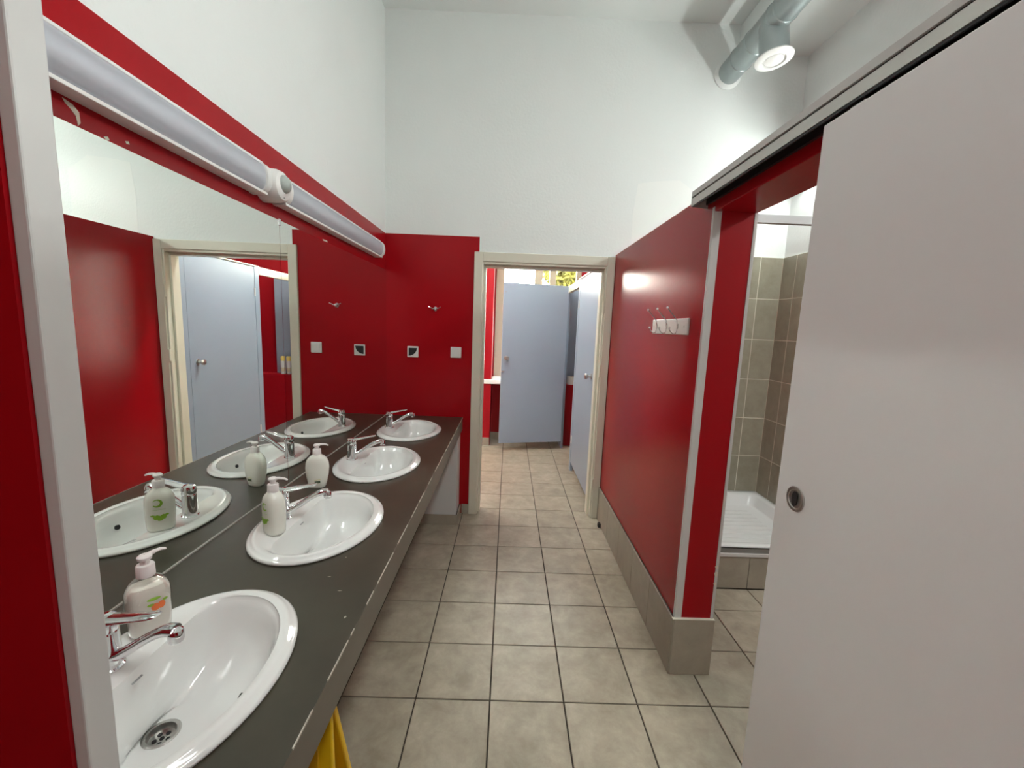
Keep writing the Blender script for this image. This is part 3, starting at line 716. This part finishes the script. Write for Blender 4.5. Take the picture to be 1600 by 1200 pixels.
# ------------------------------------------------------------------ ventilation duct
t = thing('ventilation_duct', 'galvanised round ventilation duct under the ceiling with white valve', 'duct', (1.47, YF, 3.312))
R_ = 0.076
MB().lathe([(R_, -0.0), (R_, -3.9)], n=32, axis='Y').build('pipe', GALV, t, smooth=True)
for y in (-0.17, -0.34, -0.56, -0.62, -1.2, -1.26, -2.0):
    MB().lathe([(R_, y), (R_+0.004, y-0.004), (R_+0.004, y-0.014), (R_, y-0.018)], n=32, axis='Y', cap0=False, cap1=False).build('seam_band', GALV, t, smooth=True)
MB().lathe([(R_+0.02, -0.002), (R_+0.02, -0.012), (R_, -0.030)], n=32, axis='Y', cap0=False, cap1=False).build('wall_collar', WHITE, t, smooth=True)
rt = Matrix.Rotation(math.radians(-4), 3, 'Y') @ Matrix.Rotation(math.radians(-6), 3, 'X')
c0 = Vector((0.0, -0.52, 0.0))
MB().lathe([(R_+0.001, -0.02), (R_+0.001, -0.205)], c0, 32, rot=rt).build('branch', GALV, t, smooth=True)
vv = MB().lathe([(R_+0.002, -0.195), (R_+0.024, -0.208), (R_+0.024, -0.214), (R_+0.012, -0.221), (R_-0.014, -0.224), (R_-0.018, -0.208)], c0, 36, rot=rt, cap0=True, cap1=True).build('valve_ring', WPLAST, t, smooth=True)
MB().lathe([(0.046, -0.208), (0.050, -0.221), (0.040, -0.228), (0.0, -0.231)], c0, 32, rot=rt, cap1=False).build('valve_disc', WPLAST, vv, smooth=True)

# ------------------------------------------------------------------ toilet stalls
def knob(parent, x, y, z, sgn, ax='X'):
    prf = [(0.026, 0), (0.026, 0.004), (0.011, 0.008), (0.010, 0.026), (0.020, 0.034), (0.025, 0.046), (0.022, 0.056), (0.010, 0.060), (0.0, 0.0605)]
    return MB().lathe([(a, sgn*h_) for a, h_ in prf], (x, y, z), 24, axis=ax, cap1=False).build('knob', STEEL, parent, smooth=True)
st = thing('stall_front', 'blue-grey stall front posts with cream header beyond doorway', 'stall partition', (0.70, YF2, 0))
MB().box(0, 0.03, 0.012, 0.078, 0.0, 2.0).build('post', LAMIN, st, bevel=0.002)
MB().box(0, 0.03, 0.995, 1.070, 0.0, 2.0).build('post', LAMIN, st, bevel=0.002)
MB().box(0, 0.03, 1.835, 2.15, 0.0, 2.0).build('post', LAMIN, st, bevel=0.002)
MB().box(-0.004, 0.034, 1.070, 1.835, 1.928, 2.004).build('header', CREAMB, st, bevel=0.002)
MB().box(-0.006, 0.036, 0.012, 1.070, 2.0, 2.012).build('top_rail', CREAMB, st)
MB().box(0.03, XE-0.70, 1.02, 1.045, 0.12, 2.0).build('divider', LAMIN, st)
t = thing('stall_door', 'closed blue-grey stall door with round knob, right of the doorway', 'door', (0.702, YF2+0.082, 0.10), group='stall doors')
MB().box(0, 0.026, 0, 0.910, 0, 1.895).build('panel', LAMIN, t, bevel=0.002)
knob(t, 0, 0.085, 1.015, -1)
for z in (0.25, 1.65): MB().lathe([(0.007, z-0.04), (0.007, z+0.04)], (-0.004, 0.905, 0), 10).build('hinge', ALU, t, smooth=True)
ang = math.radians(12.5)
t = thing('stall_door', 'open blue-grey stall door standing across the washroom window', 'door', (0.690, 5.115, 0.10), PI+ang, group='stall doors')
MB().box(0.0, 0.790, 0.0, 0.026, 0, 1.905).build('panel', LAMIN, t, bevel=0.002)
knob(t, 0.735, 0.026, 1.035, 1, 'Y')
MB().lathe([(0.008, 0.026), (0.008, 0.034)], (0.775, 0, 0.875), 12, axis='Y').build('latch', STEEL, t, smooth=True)
MB().box(0.755, 0.793, 0.024, 0.032, 0.868, 0.882).build('latch_bar', STEEL, t)
MB().lathe([(0.006, 0.026), (0.006, 0.032)], (0.765, 0, 1.80), 12, axis='Y').build('coat_stud', GREYP, t)
tag(MB().box(0.735, 1.12, 5.40, 5.425, 0.80, 1.99).build('privacy_panel', LAMIN, bevel=0.002), 'tall blue-grey privacy panel standing on red ledge in stall', 'panel')
def spray(x, y, label):
    t = thing('spray_can', label, 'spray can', (x, y, 0.80), group='spray cans on the stall ledge')
    MB().lathe([(0.026, 0), (0.027, 0.005), (0.027, 0.16), (0.022, 0.172)], n=20).build('can', simple('pale_can_print', (0.62, 0.66, 0.68), 0.35), t, smooth=True)
    MB().lathe([(0.0272, 0.03), (0.0272, 0.08)], n=20, cap0=False, cap1=False).build('label_band', simple('pale_label_print', (0.60, 0.55, 0.40), 0.4), t, smooth=True)
    MB().lathe([(0.0255, 0.166), (0.0255, 0.215), (0.022, 0.224), (0.0, 0.225)], n=20, cap1=False).build('cap', YCAP, t, smooth=True)
spray(0.925, 5.32, 'yellow-capped spray can on stall ledge, right one in mirror'); spray(0.998, 5.32, 'yellow-capped spray can on stall ledge, left one in mirror')
t = thing('toilet_roll', 'white toilet roll standing on red ledge behind open stall door', 'toilet roll', (0.815, 5.32, 0.80))
MB().lathe([(0.020, 0.0), (0.052, 0.0), (0.053, 0.004), (0.053, 0.096), (0.052, 0.10), (0.020, 0.10), (0.020, 0.0)], n=28, cap0=False, cap1=False).build('paper', simple('tissue_paper', (0.80, 0.80, 0.78), 0.9), t, smooth=True)
MB().lathe([(0.0198, 0.001), (0.0198, 0.099)], n=20, cap0=False, cap1=False).build('core', simple('cardboard', (0.35, 0.26, 0.17), 0.9), t, smooth=True)

# ------------------------------------------------------------------ yellow floor sign under the counter edge
t = thing('wet_floor_sign', 'yellow plastic wet floor sign standing under the counter edge', 'floor sign', (-0.505, 0.875, -0.0), 0.0)
for s, tilt in ((-1, 0.0), (1, 0.0)):
    pan = MB().prism([(-0.15, 0.0), (0.18, 0.0), (0.125, 0.595), (0.105, 0.615), (-0.075, 0.615), (-0.095, 0.595)], 'Y', -0.008, 0.008)
    o = pan.build('panel', YELLOW, t, bevel=0.004); o.rotation_euler = (s*0.16, 0, 0); o.location = (0, s*0.105, 0)
    if s == -1:
        MB().prism([(-0.12, 0.05), (0.148, 0.05), (0.098, 0.54), (-0.068, 0.54)], 'Y', -0.0105, -0.006).build('inset', simple('deep_yellow_plastic', (0.74, 0.42, 0.004), 0.4), o, bevel=0.003)
        MB().prism([(0.03, 0.36), (0.075, 0.36), (0.055, 0.41), (0.05, 0.41)], 'Y', -0.0115, -0.010).build('symbol', BLACK, o)

# ------------------------------------------------------------------ tree outside the washroom window
random.seed(11)
def tree(loc, h, label, n, spread):
    t = thing('tree', label, 'tree', loc)
    MB().tube([(0, 0, 0), (0.05, 0.02, h*0.35), (-0.03, 0.05, h*0.7), (0, 0, h)], [0.14, 0.11, 0.07, 0.02], 10).build('trunk', BARK, t, smooth=True)
    b = MB()
    for i in range(n):
        th = random.uniform(0, 2*PI); ph = math.acos(random.uniform(-1, 1)); rr_ = spread*random.uniform(0.35, 1)
        c = Vector((rr_*math.sin(ph)*math.cos(th), rr_*math.sin(ph)*math.sin(th), h*0.78+0.8*rr_*math.cos(ph)))
        e1 = Vector((random.uniform(-1, 1), random.uniform(-1, 1), random.uniform(-1, 1))).normalized(); e2 = e1.orthogonal().normalized()
        L = random.uniform(0.10, 0.20); wd = L*0.32
        b.add([c-e1*L, c+e2*wd, c+e1*L, c-e2*wd], [(0, 1, 2, 3)])
    o = b.build('foliage', LEAF, t); o['kind'] = 'stuff'
    return t
tree((2.05, 12.0, -1.2), 5.8, 'sunlit yellow-green tree outside the washroom window', 5200, 1.35)
struct(MB().box(-14, 14, 5.7, 30, -1.35, -1.2).build('ground_outside', GROUND))
